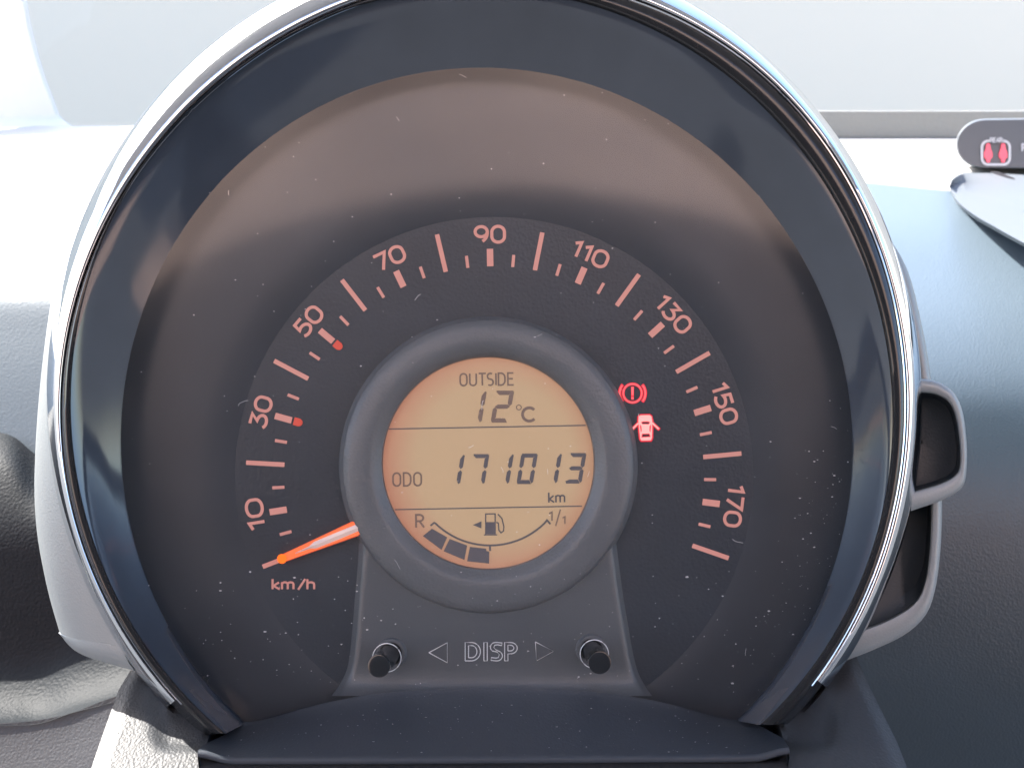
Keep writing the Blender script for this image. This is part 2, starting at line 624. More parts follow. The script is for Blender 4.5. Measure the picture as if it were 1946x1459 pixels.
# dial face and the raised surround round it
T0 = (939.0, 905.0)
RD = 493.0
g = Geo()
g.face([P(x, y, 0) for x, y in circle(*T0, RD + 4, 128)])
dial = g.build('dial_face', M['dial'], cluster)
g = Geo()
rows = []
for rr, h in ((RD, 0.2), (RD + 1.0, 0.6), (560, 0.6), (650, 0.6), (760, 0.6)):
    rows.append([P(x, y, h) for x, y in circle(T0[0], T0[1] - max(0, rr - 500) * 0.24, rr, 128)])
g.grid(rows, close=True)
g.build('dial_surround', M['surround'], cluster, 30)

# scale marks, numerals, speed markers
STEP, A90 = 12.25, -1.05


def polar(speed, r):
    a = R(A90 + (speed - 90) / 10 * STEP)
    return (T0[0] + r * math.sin(a), T0[1] - r * math.cos(a))


for k in range(37):
    sp = k * 5
    if sp % 20 == 0:
        r1, w = 472, 8.6
    elif sp % 10 == 0:
        r1, w = 432, 12.2
    else:
        r1, w = 422, 5.8
    Geo().stroke([polar(sp, 399), polar(sp, r1)], w, 0.3, 1.5).build('tick_mark', M['numeral'], dial)
for sp in range(10, 171, 20):
    a = A90 + (sp - 90) / 10 * STEP
    x, y = polar(sp, 441.5)
    gg = text_strokes(Geo(), str(sp), x, y, 36, 5.9, 0.3, 1.5, ang=a, anchor='centre', width=(62 if sp < 100 else 74 if sp in (110, ) else 82))
    gg.build('numeral', M['numeral'], dial)
for sp in (30, 50):
    a = R(A90 + (sp - 90) / 10 * STEP)
    ux, uy = math.sin(a), -math.cos(a)
    vx, vy = math.cos(a), math.sin(a)
    lp = []
    for r, s_ in ((395, -7.5), (384, -7.5), (379, -4.5), (377.5, 0), (379, 4.5), (384, 7.5), (395, 7.5)):
        lp.append((T0[0] + ux * r + vx * s_, T0[1] + uy * r + vy * s_))
    Geo().prism(lp, 0.3, 2.2).build('speed_marker', M['marker'], dial)
text_strokes(Geo(), 'km/h', 516, 1121, 23, 4.0, 0.3, 1.5, width=83).build('unit_lettering', M['numeral'], dial)

# warning lamps printed in the dial, lit red
lamp = Geo()
lamp.stroke(circle(1202, 747, 17.6, 40), 2.3, 0.4, 2.0, True)
for a0 in (142, -38):
    lamp.stroke(circle(1202, 747, 24.5, 18, a0, a0 + 76), 2.8, 0.4, 2.0)
lamp.prism([(1200.0, 735.5), (1204.0, 735.5), (1203.6, 751), (1200.4, 751)], 0.4, 2.0)
lamp.prism(circle(1202, 756.5, 2.2, 10), 0.4, 2.0)
lb = lamp.build('brake_lamp', M['lamp_red'], dial)
lamp = Geo()  # painted halo behind the brake symbol, in place of bloom
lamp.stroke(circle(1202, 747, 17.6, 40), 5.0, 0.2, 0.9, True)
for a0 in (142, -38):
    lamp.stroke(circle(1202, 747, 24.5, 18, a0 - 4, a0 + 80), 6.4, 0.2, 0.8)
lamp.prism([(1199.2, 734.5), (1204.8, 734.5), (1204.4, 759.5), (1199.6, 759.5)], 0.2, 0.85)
lamp.build('brake_lamp_glow', M['lamp_glow'], dial)
lamp = Geo()
body = [(1217, 789), (1234, 788.5), (1238, 791), (1239.5, 800), (1239, 832), (1237, 836.5), (1219, 837), (1216.5, 833), (1213, 800), (1213.5, 792)]
lamp.holed(body, [[(1218, 802), (1222, 800.5), (1232, 800.5), (1235.5, 802), (1233, 806), (1221, 806)],
                  [(1215.8, 806), (1219, 810), (1219.5, 818), (1218, 822)],
                  [(1237.2, 806), (1234.2, 810), (1234.2, 818), (1236, 822)],
                  [(1220, 824), (1234, 823.5), (1236.5, 830), (1219, 831)]], 0.4, 2.0)
lamp.stroke([(1213, 804), (1200.5, 816.5)], 3.0, 0.4, 2.0)
lamp.stroke([(1239.5, 803.5), (1252, 815)], 3.0, 0.4, 2.0)
lamp.build('door_lamp', M['lamp_pale'], dial)
lamp = Geo()  # the door symbol's glow, painted as a wider red shape beneath
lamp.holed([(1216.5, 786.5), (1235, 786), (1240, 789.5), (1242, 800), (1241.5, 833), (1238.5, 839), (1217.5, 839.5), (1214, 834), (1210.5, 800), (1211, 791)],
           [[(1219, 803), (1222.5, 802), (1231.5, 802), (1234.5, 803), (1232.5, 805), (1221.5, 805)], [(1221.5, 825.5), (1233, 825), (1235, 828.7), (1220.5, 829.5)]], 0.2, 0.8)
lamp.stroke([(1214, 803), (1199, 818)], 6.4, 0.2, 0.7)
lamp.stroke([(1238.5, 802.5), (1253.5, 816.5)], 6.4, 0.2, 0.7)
lamp.build('door_lamp_glow', M['lamp_glow'], dial)

# needle
tip, root = Vector((533, 1062.5)), Vector((690, 998))
d = (root - tip).normalized()
q = Vector((-d.y, d.x))


def across(pt, s_):
    return (pt.x + q.x * s_, pt.y + q.y * s_)


needle = Geo()
L = (root - tip).length
secs = [(0, 7.5, 7.5), (0.25, 9.5, 9.5), (0.6, 12.5, 12.5), (1, 16, 16)]
rows = [[], [], [], []]
for t, a, b in secs:
    pt = tip.lerp(root, t)
    rows[0].append(P(*across(pt, -a), 14))
    rows[1].append(P(*across(pt, -a * 0.85), 24))
    rows[2].append(P(*across(pt, b * 0.85), 24))
    rows[3].append(P(*across(pt, b), 14))
needle.grid(rows)
needle.face([r[0] for r in rows])
nd = needle.build('needle', M['needle'], cluster)
core = Geo()
rows = [[], [], []]
for t, a in ((0.18, 1.0), (0.35, 2.5), (0.42, 6.5), (0.7, 7.0), (1, 6.5)):
    pt = tip.lerp(root, t)
    rows[0].append(P(*across(pt, -a), 24.3))
    rows[1].append(P(*across(pt, 0), 26.5))
    rows[2].append(P(*across(pt, a), 24.3))
core.grid(rows)
core.build('needle_core', M['needle_core'], nd)
tg = Geo()
pc = tip + d * 3
tg.prism([(pc.x + 9.2 * math.cos(R(a)), pc.y + 9.2 * math.sin(R(a))) for a in range(0, 360, 18)], 13.5, 25.5)
tg.build('needle_tip', M['needle_tip'], nd)

# grained ring round the display
LC = (928.0, 884.0)
g = Geo()
rows = []
for r, h, dy in ((284, 3, 1), (281, 7, 1), (278, 22, 1), (275, 26, 1), (262, 31, 0), (240, 34, -1), (228, 33.5, -2), (221, 31, -2.5), (212, 25, -3.5), (203, 19, -4.5), (201, 14, -4.5), (200, 6, -4.5)):
    rows.append([P(x, y, h) for x, y in circle(LC[0], LC[1] + dy, r, 160)])
g.grid(rows, close=True)
g.build('display_bezel', M['bezel'], cluster, 35)

# LCD
g = Geo()
g.face([P(x, y, 8) for x, y in circle(928, 880, 206, 128)])
lcd = g.build('lcd_display', M['lcd'], cluster)
H0, H1 = 8.2, 9.0
SEG = {'0': 'abcdef', '1': 'bc', '2': 'abged', '3': 'abgcd', '7': 'abc'}


def digit(ch, x, y, w, h, t, slant=0.17, name='digit'):
    """Seven-segment digit; x, y = foot of its upright cell, cell w by h, bar thickness t."""
    geo = Geo()
    e = 1.1

    def q2(u, v):
        return (x + u + slant * v, y - v)

    hh = h / 2
    shapes = {
        'a': [(e, h), (w - e, h), (w - t - e * 0.2, h - t), (t * 0.9, h - t), (t * 0.2, h - t * 0.35)],
        'd': [(t * 0.3, 0), (w - e - t * 0.3, 0), (w - t, t), (t, t), (0, t * 0.6)],
        'g': [(t * 0.95, hh + t / 2), (w - t * 0.95, hh + t / 2), (w - t * 0.35, hh), (w - t * 0.95, hh - t / 2), (t * 0.95, hh - t / 2), (t * 0.35, hh)],
        'b': [(w, h - e * 2), (w, hh + t * 0.55), (w - t * 0.5, hh + e), (w - t, hh + t * 0.7), (w - t, h - t - e), (w - t * 0.4, h - e)],
        'c': [(w, e * 4), (w, hh - t * 0.55), (w - t * 0.5, hh - e), (w - t, hh - t * 0.7), (w - t, t + e), (w - t * 0.4, e)],
        'f': [(0, h - e * 3), (0, hh + t * 0.55), (t * 0.5, hh + e), (t, hh + t * 0.7), (t, h - t - e), (t * 0.4, h - e * 2)],
        'e': [(0, e * 3 + 2), (0, hh - t * 0.55), (t * 0.5, hh - e), (t, hh - t * 0.7), (t, t + e), (t * 0.4, e * 2 + 2)],
    }
    for s_ in SEG[ch]:
        geo.prism([q2(u, v) for u, v in shapes[s_]], H0, H1)
    return geo.build(name, M['ink_dark'] if h < 59 else M['ink'], lcd)


digit('1', 885, 803.5, 30, 61, 8.5)
digit('2', 932, 803.0, 35, 61, 8.5)
for ch, x, y in (('1', 842.5, 921), ('7', 889, 920.5), ('1', 935.5, 920), ('0', 981, 919.5), ('1', 1027, 919), ('3', 1073.5, 918.5)):
    digit(ch, x, y, 31.5, 58, 7.8)
text_strokes(Geo(), 'OUTSIDE', 873, 734.5, 26, 3.3, H0, H1, ang=-0.9, width=105).build('lcd_lettering', M['ink'], lcd)
text_strokes(Geo(), 'ODO', 745.5, 925, 28, 3.4, H0, H1, ang=-0.9, width=57).build('lcd_lettering', M['ink'], lcd)
text_strokes(Geo(), 'km', 1041.5, 956, 22, 3.2, H0, H1, ang=-0.9, width=33).build('lcd_lettering', M['ink_dark'], lcd)
text_strokes(Geo(), 'R', 789, 1004, 28, 3.8, H0, H1, ang=-0.9, width=19).build('lcd_lettering', M['ink'], lcd)
full = Geo()
text_strokes(full, '1', 1042, 990.5, 20, 3.0, H0, H1, width=8.5)
full.stroke([(1056, 999), (1065, 967.5)], 2.8, H0, H1)
text_strokes(full, '1', 1067.5, 996.5, 17, 2.8, H0, H1, width=7.5)
full.build('lcd_lettering', M['ink'], lcd)
deg = Geo().stroke(circle(986, 774, 4.6, 20), 2.0, H0, H1, True)
text_strokes(deg, 'C', 990.5, 803.5, 32, 5.6, H0, H1, ang=-0.9, width=28)
deg.build('lcd_lettering', M['ink'], lcd)
Geo().stroke([(738, 815), (1113, 808)], 2.3, H0, H1).build('divider_line', M['ink_dark'], lcd)
Geo().stroke([(750, 968), (1106, 961.3)], 2.3, H0, H1).build('divider_line', M['ink_dark'], lcd)
sc_ = Geo()
sc_.stroke([(818, 998.5), (825, 993)] + [(931 + 149 * math.cos(R(a)), 887 + 149 * math.sin(R(a))) for a in range(134, 43, -4)] + [(1039.5, 988), (1046, 995.5)], 3.6, H0, H1)
sc_.stroke([(931, 1037), (931.5, 1046.5)], 4, H0, H1)
sc_.build('fuel_scale', M['ink_dark'], lcd)
for qd in ([(821, 1004), (850, 1020.5), (839, 1044.5), (803.5, 1018)], [(854.5, 1023.5), (888, 1036), (882.5, 1063.5), (843, 1047)],
           [(893, 1038.5), (924, 1042), (924.5, 1046.5), (930, 1047.5), (929.5, 1070.5), (887.5, 1066)]):
    Geo().prism(qd, H0, H1).build('fuel_bar', M['ink_dark'], lcd)
pump = Geo()
pump.stroke([(923, 1015), (923, 976.2), (941, 976), (941, 1015)], 2.5, H0, H1)
pump.prism([(922.5, 991.5), (942, 991.5), (942, 1014.6), (922.5, 1014.6)], H0, H1 + 0.3)
pump.stroke([(919.5, 1016), (945, 1015.8)], 2.2, H0, H1)
pump.stroke([(943, 992), (947, 993.5), (948, 1007), (952, 1012), (957, 1008.5), (957.5, 1000), (954, 985), (946, 976.5)], 2.5, H0, H1)
pump.prism([(898.5, 997), (915, 990), (915, 1003.8)], H0, H1)
pump.build('fuel_pump_symbol', M['ink_dark'], lcd)

# button panel under the display
half = [(690, 1030), (688, 1070), (683, 1130), (678, 1190), (673, 1240), (666, 1275), (653, 1300), (642, 1314)]
halfr = [(1163, 1030), (1168, 1070), (1176, 1130), (1186, 1190), (1195, 1240), (1204, 1275), (1217, 1300), (1228, 1314)]
l_ = [(v.x, v.y) for v in catmull(half, 24)]
r_ = [(v.x, v.y) for v in catmull(halfr, 24)]
g = Geo()
rows = []
for f, h in ((-8, 0.5), (-3, 5), (0, 9), (6, 12), (14, 13)):
    rows.append([P(x + f, y, h) for x, y in l_])
for k in range(1, 6):
    rows.append([P(a[0] + 14 + (b[0] - a[0] - 28) * k / 6, max(a[1], 1104 + 0.6 * i), 13) for i, (a, b) in enumerate(zip(l_, r_))])
for f, h in ((-14, 13), (-6, 12), (0, 9), (3, 5), (8, 0.5)):
    rows.append([P(x + f, y, h) for x, y in r_])
for r in rows:                                            # the panel curls forward to meet the ledge
    for i, p in enumerate(r):
        t = max(0, (i - 15) / 8)
        p.z += 22 * S * t * t
g.grid(rows)
panel = g.build('button_panel', M['panel'], cluster, 45)


def on_panel(pts, closed=True):
    return [P(x, y, 14.2) for x, y in pts] + ([P(*pts[0], 14.2)] if closed else [])


def glyph_outline(geo, loops):
    for lp in loops:
        geo.tube(on_panel(lp), 0.9 * S, 6)


def mapg(x, y, w, h):
    return lambda pts: [(x + u * w, y - v * h) for u, v in pts]


for nm, pts in (('arrow_mark', [(815, 1239.5), (850, 1220.5), (850, 1258.5)]), ('arrow_mark', [(1017.5, 1219), (1019.5, 1255), (1052, 1237)])):
    a_ = Geo()
    glyph_outline(a_, [pts])
    a_.build(nm, M['engrave'], panel, True)
y0, hh_ = 1255, 35
glyphs = [
    [mapg(884, y0, 29, hh_)([(0, 0), (0, 1), (0.4, 1)] + arc(0.4, 0.5, 0.6, 0.5, 80, -80, 12) + [(0.4, 0)]),
     mapg(884, y0, 29, hh_)([(0.22, 0.17), (0.22, 0.83), (0.42, 0.83)] + arc(0.42, 0.5, 0.35, 0.33, 80, -80, 10) + [(0.42, 0.17)])],
    [mapg(919.5, y0, 6.5, hh_)([(0, 0), (0, 1), (1, 1), (1, 0)])],
    [mapg(932, y0, 23, hh_)([(0.92, 0.83), (0.97, 0.97), (0.6, 1.0)] + arc(0.42, 0.74, 0.42, 0.26, 90, 230, 8) + [(0.55, 0.48), (0.74, 0.34), (0.66, 0.18), (0.45, 0.15), (0.08, 0.18), (0.04, 0.03), (0.45, 0.0)] + arc(0.55, 0.27, 0.44, 0.27, -80, 55, 8) + [(0.45, 0.60), (0.28, 0.72), (0.36, 0.85), (0.6, 0.87)])],
    [mapg(959, y0, 24, hh_)([(0, 0), (0, 1), (0.45, 1)] + arc(0.45, 0.69, 0.55, 0.31, 80, -80, 12) + [(0.26, 0.38), (0.26, 0)]),
     mapg(959, y0, 24, hh_)([(0.26, 0.54), (0.26, 0.85), (0.45, 0.85)] + arc(0.45, 0.695, 0.28, 0.155, 80, -80, 8) + [(0.45, 0.54)])],
]
for lp in glyphs:
    a_ = Geo()
    glyph_outline(a_, lp)
    a_.build('raised_letter', M['engrave'], panel, True)

# the two push buttons
LENS_H = 46.0
BTN = [((744, 1240), (719.5, 1265)), ((1123.5, 1233), (1140, 1258.5))]
for (bx, by), (cx_, cy_) in BTN:
    p0, p1 = P(bx, by, 13), P(cx_, cy_, 104)
    ax = (p1 - p0).normalized()
    u = ax.orthogonal().normalized()
    v = ax.cross(u)

    def rg(c, r, n=40):
        return [c + (u * math.cos(2 * math.pi * k / n) + v * math.sin(2 * math.pi * k / n)) * r for k in range(n)]

    rr = 21.8 * S * (D - 104) / D
    g = Geo()
    rows = [rg(p0, rr * 0.95), rg(p1 - ax * 3 * S, rr * 0.97), rg(p1 - ax * 1.2 * S, rr * 1.0), rg(p1 + ax * 0.4 * S, rr * 0.97), rg(p1 + ax * 1.0 * S, rr * 0.88), rg(p1 + ax * 1.0 * S, rr * 0.5)]
    g.grid(rows, close=True)
    g.face(rows[-1])
    btn = g.build('push_button', M['button'], cluster, 30)
    g = Geo()
    rows = [rg(p0 + ax * 1 * S, rr * 1.02), rg(p0 + ax * 6 * S, rr * 1.08), rg(p0 + ax * 6 * S, rr * 1.30), rg(p0 + ax * 1 * S, rr * 1.42), rg(p0 - ax * 2 * S, rr * 1.46)]
    g.grid(rows, close=True)
    g.build('button_collar', M['bezel'], btn, 30)

# clear lens over the dial, cut round the buttons, with its dust
lens_loop = []
for i in range(120):
    th = R(-49 + (230.5 + 49) * i / 119)
    r = ring_r('dial', th) + 0.5
    lens_loop.append((C0[0] + r * math.cos(th), C0[1] - r * math.sin(th)))


def ledge_top(x):
    u = (x - 940) / 472.0
    return 1306 + 46 * u * u + 18 * u ** 4


lens_loop = [p for p in lens_loop if p[1] < ledge_top(p[0]) + 6]
lens_loop += [(1412 - 947 * i / 24, ledge_top(1412 - 947 * i / 24) + 6) for i in range(25)][::-1]
holes = []
for (bx, by), (cx_, cy_) in BTN:
    t = (LENS_H - 13) / 91
    holes.append(circle(bx + (cx_ - bx) * t, by + (cy_ - by) * t, 27, 32))
# order: sweep the arc from right foot over the top to the left foot, then back along the ledge
g = Geo()
g.holed(lens_loop, holes, LENS_H - 4, LENS_H)
lens = g.build('clear_lens', M['lens'], cluster)
for hl in holes:
    Geo().tube([P(x, y, LENS_H + 0.6) for x, y in hl + hl[:1]], 0.9 * S, 6).build('lens_hole_edge', M['engrave'], lens, True)


def flecks(geo, n, inside, height, smin, smax, r=rnd):
    k = 0
    while k < n:
        x, y = r.uniform(200, 1700), r.uniform(60, 1440)
        if not inside(x, y):
            continue
        k += 1
        s_ = smin + (smax - smin) * r.random() ** 3
        m_ = r.randint(3, 5)
        a0 = r.uniform(0, 360)
        st = r.uniform(1, 2.2)
        lp = []
        for i in range(m_):
            a = R(a0 + 360 * i / m_)
            q_ = s_ * r.uniform(0.6, 1.1)
            lp.append((x + q_ * math.cos(a) * st, y + q_ * math.sin(a)))
        geo.prism(lp, height, height + 0.8)


def hairs(geo, n, inside, height, r=rnd):
    k = 0
    while k < n:
        x, y = r.uniform(260, 1640), r.uniform(120, 1360)
        if not inside(x, y):
            continue
        k += 1
        a = r.uniform(0, 360)
        c = r.uniform(-14, 14)
        pts = [(x, y)]
        for i in range(r.randint(3, 7)):
            a += c + r.uniform(-16, 16)
            st = r.uniform(1.5, 4.0)
            pts.append((pts[-1][0] + st * math.cos(R(a)), pts[-1][1] + st * math.sin(R(a))))
        geo.stroke(pts, r.uniform(0.5, 0.9), height, height + 0.6)


def on_lens(x, y):
    th = math.atan2(C0[1] - y, x - C0[0])
    if math.hypot(x - C0[0], y - C0[1]) > ring_r('dial', th) + 10:
        return False
    return y < ledge_top(x) - 4


g = Geo()
flecks(g, 420, on_lens, LENS_H + 0.3, 0.3, 1.3)
flecks(g, 70, lambda x, y: on_lens(x, y) and 1380 < x < 1620 and 850 < y < 1250 and abs(math.hypot(x - 922, y - 836) - 655) < 50, LENS_H + 0.3, 0.5, 1.9)
flecks(g, 120, lambda x, y: on_lens(x, y) and y > 1080, LENS_H + 0.3, 0.6, 2.2)
hairs(g, 16, on_lens, LENS_H + 0.4)
du = g.build('dust', M['dust'], lens)
du['kind'] = 'stuff'

# ledge below the lens
def ledge_pt(u, s_):
    """u -1..1 across, s_ 0 (at the lens) .. 1 (front edge)."""
    lx = [465, 428, 386, 377][0:4]
    ly = [1371, 1396, 1420, 1438]
    rx = [1412, 1449, 1489, 1499]
    ry = [1367, 1382, 1408, 1432]
    k = min(int(s_ * 3), 2)
    f = s_ * 3 - k
    il = lambda a: a[k] * (1 - f) + a[k + 1] * f
    t = (u + 1) / 2
    x = il(lx) * (1 - t) + il(rx) * t
    yt = ledge_top(465 + 947 * t)
    yb = 1438 - 6 * t + 2
    ym = yt + (yb - yt) * s_
    yend = il(ly) * (1 - t) + il(ry) * t
    b = abs(u) ** 6
    y = ym * (1 - b) + yend * b
    h = LENS_H - 2 + (168 - LENS_H) * (s_ ** 1.25)
    p = P(x, y, h)
    p.y += 12 * S * smooth01((abs(u) - 0.88) / 0.12) * s_ ** 2      # the corners curl up round the rim's feet
    return p


g = Geo()
rows = []
for i in range(24):
    s_ = i / 23
    rows.append([ledge_pt(-1 + 2 * j / 79, s_) for j in range(80)])
last = rows[-1]
for dy, dz in ((-2, 3), (-5, 4.5), (-9, 4), (-13, 0), (-16, -8)):
    rows.append([p + Vector((0, dy * S, dz * S)) for p in last])
rows.insert(0, [p + Vector((0, -3 * S, -6 * S)) for p in rows[0]])
g.grid(rows)
for e in (0, -1):
    col = [r[e] for r in rows]
    g.grid([col, [p + Vector((0, -40 * S, -10 * S)) for p in col]])
ledge = g.build('ledge', M['ledge'], cluster, 35)
g = Geo()
for _ in range(150):
    c = ledge_pt(rnd.uniform(-0.9, 0.9), rnd.uniform(0.05, 0.97)) + Vector((0, 0.4 * S, 0.4 * S))
    r_ = (0.4 + 1.3 * rnd.random() ** 3) * S
    a0 = rnd.uniform(0, 6)
    k = rnd.uniform(1, 2)
    g.face([c + Vector((r_ * k * math.cos(a0 + 2.1 * i), r_ * 0.7 * math.sin(a0 + 2.1 * i), r_ * 0.5 * math.sin(a0 + 2.1 * i))) for i in range(3)])
ld = g.build('dust', M['dust'], ledge)
ld['kind'] = 'stuff'

# silver housing on the left flank
def chrome_edge(y_list, t, h):
    out = []
    for y in y_list:
        lo, hi = R(150), R(226)
        for _ in range(40):
            mid = (lo + hi) / 2
            r = mixr('chrome_in', 'chrome_out', t)(mid)
            if C0[1] - r * math.sin(mid) < y:
                lo = mid
            else:
                hi = mid
        r = mixr('chrome_in', 'chrome_out', t)(lo)
        out.append(P(C0[0] + r * math.cos(lo), C0[1] - r * math.sin(lo), h))
    return out


outer = [(v.x, v.y) for v in catmull([(104, 560), (92, 640), (80, 740), (71, 840), (67, 930), (71, 1010), (83, 1085), (97, 1145), (113, 1200)], 30)]
n_ = len(outer)
inn = chrome_edge([560 + (1228 - 560) * i / (n_ - 1) for i in range(n_)], 0.8, 80)
oh = [P(x, y, 26) for x, y in outer]
mids = []
for f, bulge in ((0.06, 7), (0.16, 12), (0.35, 14), (0.6, 10), (0.85, 4)):
    mids.append([a.lerp(b, f) + Vector((0, 0, bulge * S)) for a, b in zip(oh, inn)])
back = [p + Vector((6 * S, 0, -60 * S)) for p in oh]
g = Geo()
g.grid([back, oh] + mids + [inn])
low = [(v.x, v.y) for v in catmull([(113, 1200), (124, 1218), (143, 1236), (172, 1250), (212, 1262), (256, 1274)], 24)]
crease = [P(113, 1200, 26).lerp(inn[-1], i / 23) + Vector((0, 0, 10 * S * math.sin(math.pi * i / 23))) for i in range(24)]
lowp = [P(x, y, 16 + 55 * i / 23) for i, (x, y) in enumerate(low)]
midl = [[a.lerp(b, f) + Vector((0, -1 * S, 4 * S)) for a, b in zip(crease, lowp)] for f in (0.3, 0.65)]
g.grid([crease] + midl + [lowp, [p + Vector((6 * S, 4 * S, -70 * S)) for p in lowp]])
g.build('side_housing', M['silver'], cluster, 32)


# hollow pods on the right flank
def pod(name, outer, inner, h, thick_back):
    n = 60
    o_ = resample([(v.x, v.y) for v in catmull(outer, 80)], n)
    i_ = resample([(v.x, v.y) for v in catmull(inner, 80)], n)
    rows = [[P(p.x, p.y, h - thick_back) + Vector((-4 * S, 0, 0)) for p in o_], [P(p.x, p.y, h - 5) for p in o_]]
    for f, dh in ((0.08, -1), (0.25, 2.0), (0.5, 2.6), (0.78, 1.5), (0.93, -1)):
        rows.append([P(a.x + (b.x - a.x) * f, a.y + (b.y - a.y) * f, h + dh) for a, b in zip(o_, i_)])
    rows.append([P(p.x, p.y, h - 5) for p in i_])
    rows.append([P(p.x, p.y, h - 8) for p in i_])
    g = Geo()
    g.grid(rows)
    po = g.build(name, M['silver'], cluster, 40)
    g = Geo()
    cx = sum(p.x for p in i_) / n - 25
    cy = sum(p.y for p in i_) / n
    rows = [[P(p.x, p.y, h - 8.5) for p in i_], [P(p.x - 2, p.y, h - 35) for p in i_],
            [P(p.x + (cx - p.x) * 0.1, p.y + (cy - p.y) * 0.1, h - 52) for p in i_],
            [P(p.x + (cx - p.x) * 0.95, p.y + (cy - p.y) * 0.95, h - 58) for p in i_]]
    g.grid(rows)
    g.face([r[0] for r in rows] + [r[-1] for r in rows][::-1])
    g.build('pod_recess', M['recess'], po, 40)


pod('side_pod', [(1690, 716), (1752, 720), (1786, 727), (1814, 748), (1830, 785), (1837, 840), (1837, 890), (1829, 925), (1796, 948), (1745, 966), (1690, 985)],
    [(1690, 744), (1752, 746), (1780, 750), (1803, 764), (1816, 792), (1824, 845), (1824, 885), (1815, 903), (1788, 918), (1745, 931), (1690, 945)], 62, 90)
pod('side_pod', [(1690, 452), (1716, 494), (1735, 545), (1750, 610), (1762, 670), (1772, 740), (1783, 830), (1789, 920), (1790, 985), (1786, 1060), (1776, 1125), (1758, 1170), (1720, 1205), (1665, 1232), (1600, 1258)],
    [(1640, 452), (1680, 494), (1700, 545), (1720, 610), (1735, 670), (1748, 740), (1760, 830), (1768, 920), (1769, 985), (1765, 1060), (1757, 1108), (1741, 1142), (1705, 1168), (1655, 1190), (1600, 1205)], -8, 60)

# closed back of the cluster
g = Geo()
rows = [ring_row(mixr('chrome_in', 'chrome_out', 0.9), 60, -60, 240, 90), ring_row(mixr('chrome_in', 'chrome_out', 0.6), -60, -60, 240, 90), ring_row(mixr('dial', 'lip', 0.2), -150, -60, 240, 90)]
g.grid(rows)
g.face(rows[-1])
g.build('back_shell', M['recess'], cluster, 40)

# ================================================================ steering column cover
cover = empty('steering_column_cover', DIAL_M)
tag(cover, 'grained grey plastic cover under the speedometer with moulded hollows at the rim feet', 'column cover')
ys = [1225, 1300, 1400, 1459, 1600, 1900]
xl = [272, 226, 190, 170, 112, 20]
xr = [1622, 1655, 1705, 1728, 1792, 1890]
hs = [-45, 20, 112, 164, 262, 400]
NU, NV = 150, 90


def lerp_list(a, t):
    k = min(int(t), len(a) - 2)
    return a[k] + (a[k + 1] - a[k]) * (t - k)


g = Geo()
rows = []
for i in range(NV):
    t = (i / (NV - 1)) ** 1.15 * 5
    y, x0, x1, h = (lerp_list(a, t) for a in (ys, xl, xr, hs))
    row = []
    for j in range(NU):
        u = j / (NU - 1)
        x = x0 + (x1 - x0) * u
        dip = smooth01((x - 392) / 22) * smooth01((1486 - x) / 22) * smooth01((1448 - y) / 16)   # the ledge drops into the cover
        p = P(x, y, h - 120 * dip)
        e = min(u, 1 - u)
        p.y -= 9 * S * (1 - smooth01(e / 0.02))
        for fx in (345, 1540):                           # moulded hollows behind the rim feet
            dx = abs(x - fx - (0.15 * (y - 1350) if fx > 900 else -0.15 * (y - 1350)) * -1)
            w = smooth01((70 - dx) / 36) * smooth01((1436 - y) / 40)
            p.y -= 9 * S * w
            p.z -= 4 * S * w
        row.append(p)
    rows.append(row)
g.grid(rows)
for e, sx in ((0, 1), (-1, -1)):
    col = [r[e] for r in rows]
    g.grid([col, [p + Vector((sx * 3 * S, -14 * S, -6 * S)) for p in col], [p + Vector((sx * 30 * S, -300 * S, -140 * S)) for p in col]])
g.build('cover_shell', M['cover'], cover, 50)

# ================================================================ dashboard
dash = empty('dashboard')
tag(dash, 'dashboard behind the speedometer, sunlit on top with dark textured face', 'dashboard')
ZT = -0.095
far = [WZ(x, 236 if x < 400 else 250, ZT) for x in range(-1400, 3600, 250)]


def surf(name, cols, material, parent, smooth=60, nx=60, ny=40):
    """Smooth sheet: cols = list of columns, each a list of world points from far to near."""
    cc = [catmull(c, ny) for c in cols]
    rows = [catmull([c[i] for c in cc], nx) for i in range(ny)]
    g = Geo()
    g.grid(rows)
    return g.build(name, material, parent, smooth)


# flat sunlit top, from its near edge to the foot of the windscreen
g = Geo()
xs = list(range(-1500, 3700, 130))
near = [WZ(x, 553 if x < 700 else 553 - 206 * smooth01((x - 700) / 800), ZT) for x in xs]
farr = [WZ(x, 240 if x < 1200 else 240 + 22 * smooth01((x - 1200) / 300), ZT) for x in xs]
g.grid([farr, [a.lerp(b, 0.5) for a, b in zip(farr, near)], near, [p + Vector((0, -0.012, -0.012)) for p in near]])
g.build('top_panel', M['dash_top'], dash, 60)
g = Geo()                                              # grey band under the glass
b0 = [WZ(x, 263, ZT) + Vector((0, 0, 0.0005)) for x in range(1100, 3700, 200)]
b1 = [Vector((p.x, p.y + 0.004, p.z + W(0, 225, p.y).z - W(0, 263, p.y).z + 0.004)) for p in b0]
b2 = [p + Vector((0, 0.02, -0.002)) for p in b1]
g.grid([b0, b1, b2, [p + Vector((0, 0.0, -0.06)) for p in b2]])
g.build('windscreen_cowl', mat('cowl_grey', (0.19, 0.195, 0.185), 0.7, grain=(300, 0.4, 0.0006)), dash, 60)
